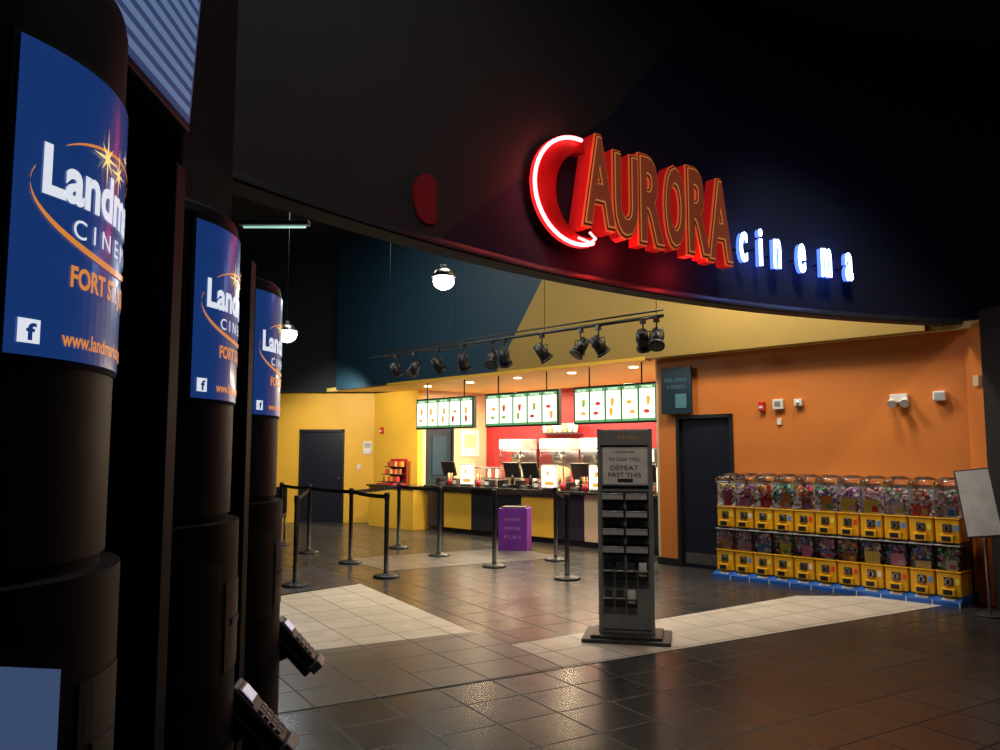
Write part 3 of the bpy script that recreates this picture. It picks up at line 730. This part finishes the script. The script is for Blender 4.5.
# ------------------------------------------------------------------ track lighting
b = B('track_lighting_rail', L)
zt = 3.24; sA, sB, nn = 2.75, 8.4, 1.75
b.cyl((sA, nn, zt), (sB, nn, zt), 0.022, M_black, seg=12); b.cyl((sA, nn+0.0, zt+0.07), (sB, nn, zt+0.07), 0.012, M_black, seg=8)
for s_ in (sA+0.1, 4.7, 6.6, sB-0.1): b.cyl((s_, nn, zt), (s_, nn, CZ), 0.004, M_black, seg=8)
heads = []
for i, s_ in enumerate((2.85, 3.05, 3.75, 4.05, 4.75, 5.5, 5.75, 6.4, 7.0, 7.6, 8.1)):
    x, y = s_, nn
    b.box((x-0.03, y-0.03, zt-0.07), (x+0.03, y+0.03, zt), M_black, 0.004)
    b.cyl((x, y, zt-0.05), (x, y, zt-0.16), 0.010, M_black, seg=8)
    b.tube([(x-0.10, y, zt-0.28), (x-0.10, y, zt-0.17), (x+0.10, y, zt-0.17), (x+0.10, y, zt-0.28)], 0.008, M_black, 6)
    dr = V((0.25 if i % 2 else -0.3, -0.55 if i % 3 else 0.5, -0.8)).normalized(); c = V((x, y, zt-0.27))
    b.cyl(c-dr*0.13, c+dr*0.10, 0.065, M_black, 0.085, seg=20); b.cyl(c+dr*0.10, c+dr*0.13, 0.10, M_black, seg=20)
    b.cyl(c+dr*0.128, c+dr*0.132, 0.07, M_dgrey, seg=20)
    b.box((x+0.02, y-0.11, zt-0.36), (x+0.12, y-0.105, zt-0.24), M_black)
    heads.append((c, dr))
    if i % 2 == 0: b.cyl((x, y, zt), (x+0.35, y+0.3, zt-0.06), 0.008, M_black, seg=6)
b.done()
def pendant(x, y, z, r=0.15):
    b = B('pendant_lamp')
    b.cyl((x, y, z+0.15), (x, y, CZ), 0.004, M_black, seg=8); b.cyl((x, y, z+0.14), (x, y, z+0.22), 0.04, M_dgrey)
    b.lathe([(0.05, 0.16), (0.10, 0.13), (r, 0.05), (r+0.01, 0.05), (0.11, 0.14), (0.05, 0.17)], (x, y, z), M_steel, 32)
    b.sph((x, y, z), r*0.92, M_lamp, (1, 1, 0.8), 3)
    b.done()
pendant(-0.73, 10.2, 3.80); pendant(-3.50, 13, 3.52, 0.18)
b = B('strip_light'); b.box((-3.35, 10, 4.5), (-2.45, 10.12, 4.56), M_dgrey, 0.01)
b.cyl((-3.3, 10.06, 4.48), (-2.5, 10.06, 4.48), 0.014, mat('tube_green', (0.8, 1, 0.9), 0.3, em=(0.5, 0.95, 0.8), es=0.7))
for x in (-3.2, -2.6): b.cyl((x, 10.06, 4.55), (x, 10.06, CZ), 0.005, M_black, seg=6)
b.done()
b = B('recessed_downlights', L)
for s_ in (4.9, 6.2, 7.5, 8.8, 10.1): b.cyl((s_, -0.55, H-0.012), (s_, -0.55, H+0.0), 0.07, M_lampw, seg=20)
b.done()

# ------------------------------------------------------------------ lights
warm = (1.0, 0.82, 0.54); warm2 = (1.0, 0.88, 0.70)
for s_ in (5.2, 7.4, 9.6):
    light('AREA', W(s_, -1.75, 2.90), 145, warm, 1.2, W(s_, -1.75, 0), sy=0.5, name='concession_light')
for s_ in (4.9, 6.2, 7.5, 8.8, 10.1):
    light('SPOT', W(s_, -0.35, 2.92), 130, warm, 0.06, W(s_, -0.35, 0), spot=130, name='downlight')
light('AREA', W(0.95, 0.95, 4.6), 50, warm2, 0.4, W(1.1, 0.3, 0.8), name='wall_fill')  # added unseen area light, brightens the right part of the orange wall
light('AREA', W(2.5, 1.4, 4.6), 75, warm2, 0.4, W(2.6, 0.0, 0.8), name='wall_fill')  # added unseen area light, brightens the orange wall near the door
light('AREA', W(5, 2.8, 5.8), 90, warm2, 1.5, W(5.0, 1.8, 0), name='hall_light')
light('AREA', W(8.5, 3.0, 5.8), 70, (1, 0.93, 0.8), 1.5, W(8.5, 2.0, 0), name='hall_light')
light('POINT', (-0.73, 10.2, 3.55), 45, (0.85, 0.93, 1.0), 0.1, name='pendant_light')
light('POINT', (-3.50, 13.0, 3.28), 25, (0.85, 0.93, 1.0), 0.1, name='pendant_light')
light('SPOT', (-3.6, 16.0, 2.9), 230, warm2, 0.1, (-3.0, 18.5, 1.2), spot=120, name='wall_fill')  # added unseen spot that brightens the yellow rear wall
for i in (0, 3, 5, 7):
    c, dr = heads[i]; c = L @ (c+V((0, 0, -0.18)))
    light('SPOT', c, 60, warm2, 0.05, c+V((-0.2, -0.25, -1)), spot=80, name='track_spot')
light('SPOT', (-2.2, 8.9, 5.9), 460, warm2, 0.1, (-1.7, 8.2, 0), spot=38, name='hall_fill_spot')  # added spot without a fixture, lifts the left beige inlay
light('AREA', (1.2, 3.0, 6.0), 30, (0.97, 0.95, 0.92), 2.0, (1.2, 3.0, 0), name='lobby_fill')  # unseen overhead fill added for the foreground
light('SPOT', (2.4, 4.8, 6.1), 420, warm2, 0.25, (3.9, 9.7, 0.95), spot=44, name='lobby_fill_spot', blend=1.0)  # unseen spot added to brighten the toy machines
light('SPOT', (0.3, 3.6, 6.1), 240, warm2, 0.15, (1.1, 7.0, 1.0), spot=26, name='lobby_fill_spot', blend=1.0)  # unseen spot added for the front of the brochure stand

w = bpy.data.worlds.new('World'); sc.world = w; w.use_nodes = True
w.node_tree.nodes['Background'].inputs['Color'].default_value = (0.4, 0.42, 0.5, 1)
w.node_tree.nodes['Background'].inputs['Strength'].default_value = 0.03

cam = bpy.data.cameras.new('Camera'); cam.lens = 28.8; cam.sensor_width = 36; cam.clip_start = 0.05
co = bpy.data.objects.new('Camera', cam); co.location = (0, 0, 1.6); co.rotation_euler = (math.radians(95.5), 0, 0)
sc.collection.objects.link(co); sc.camera = co
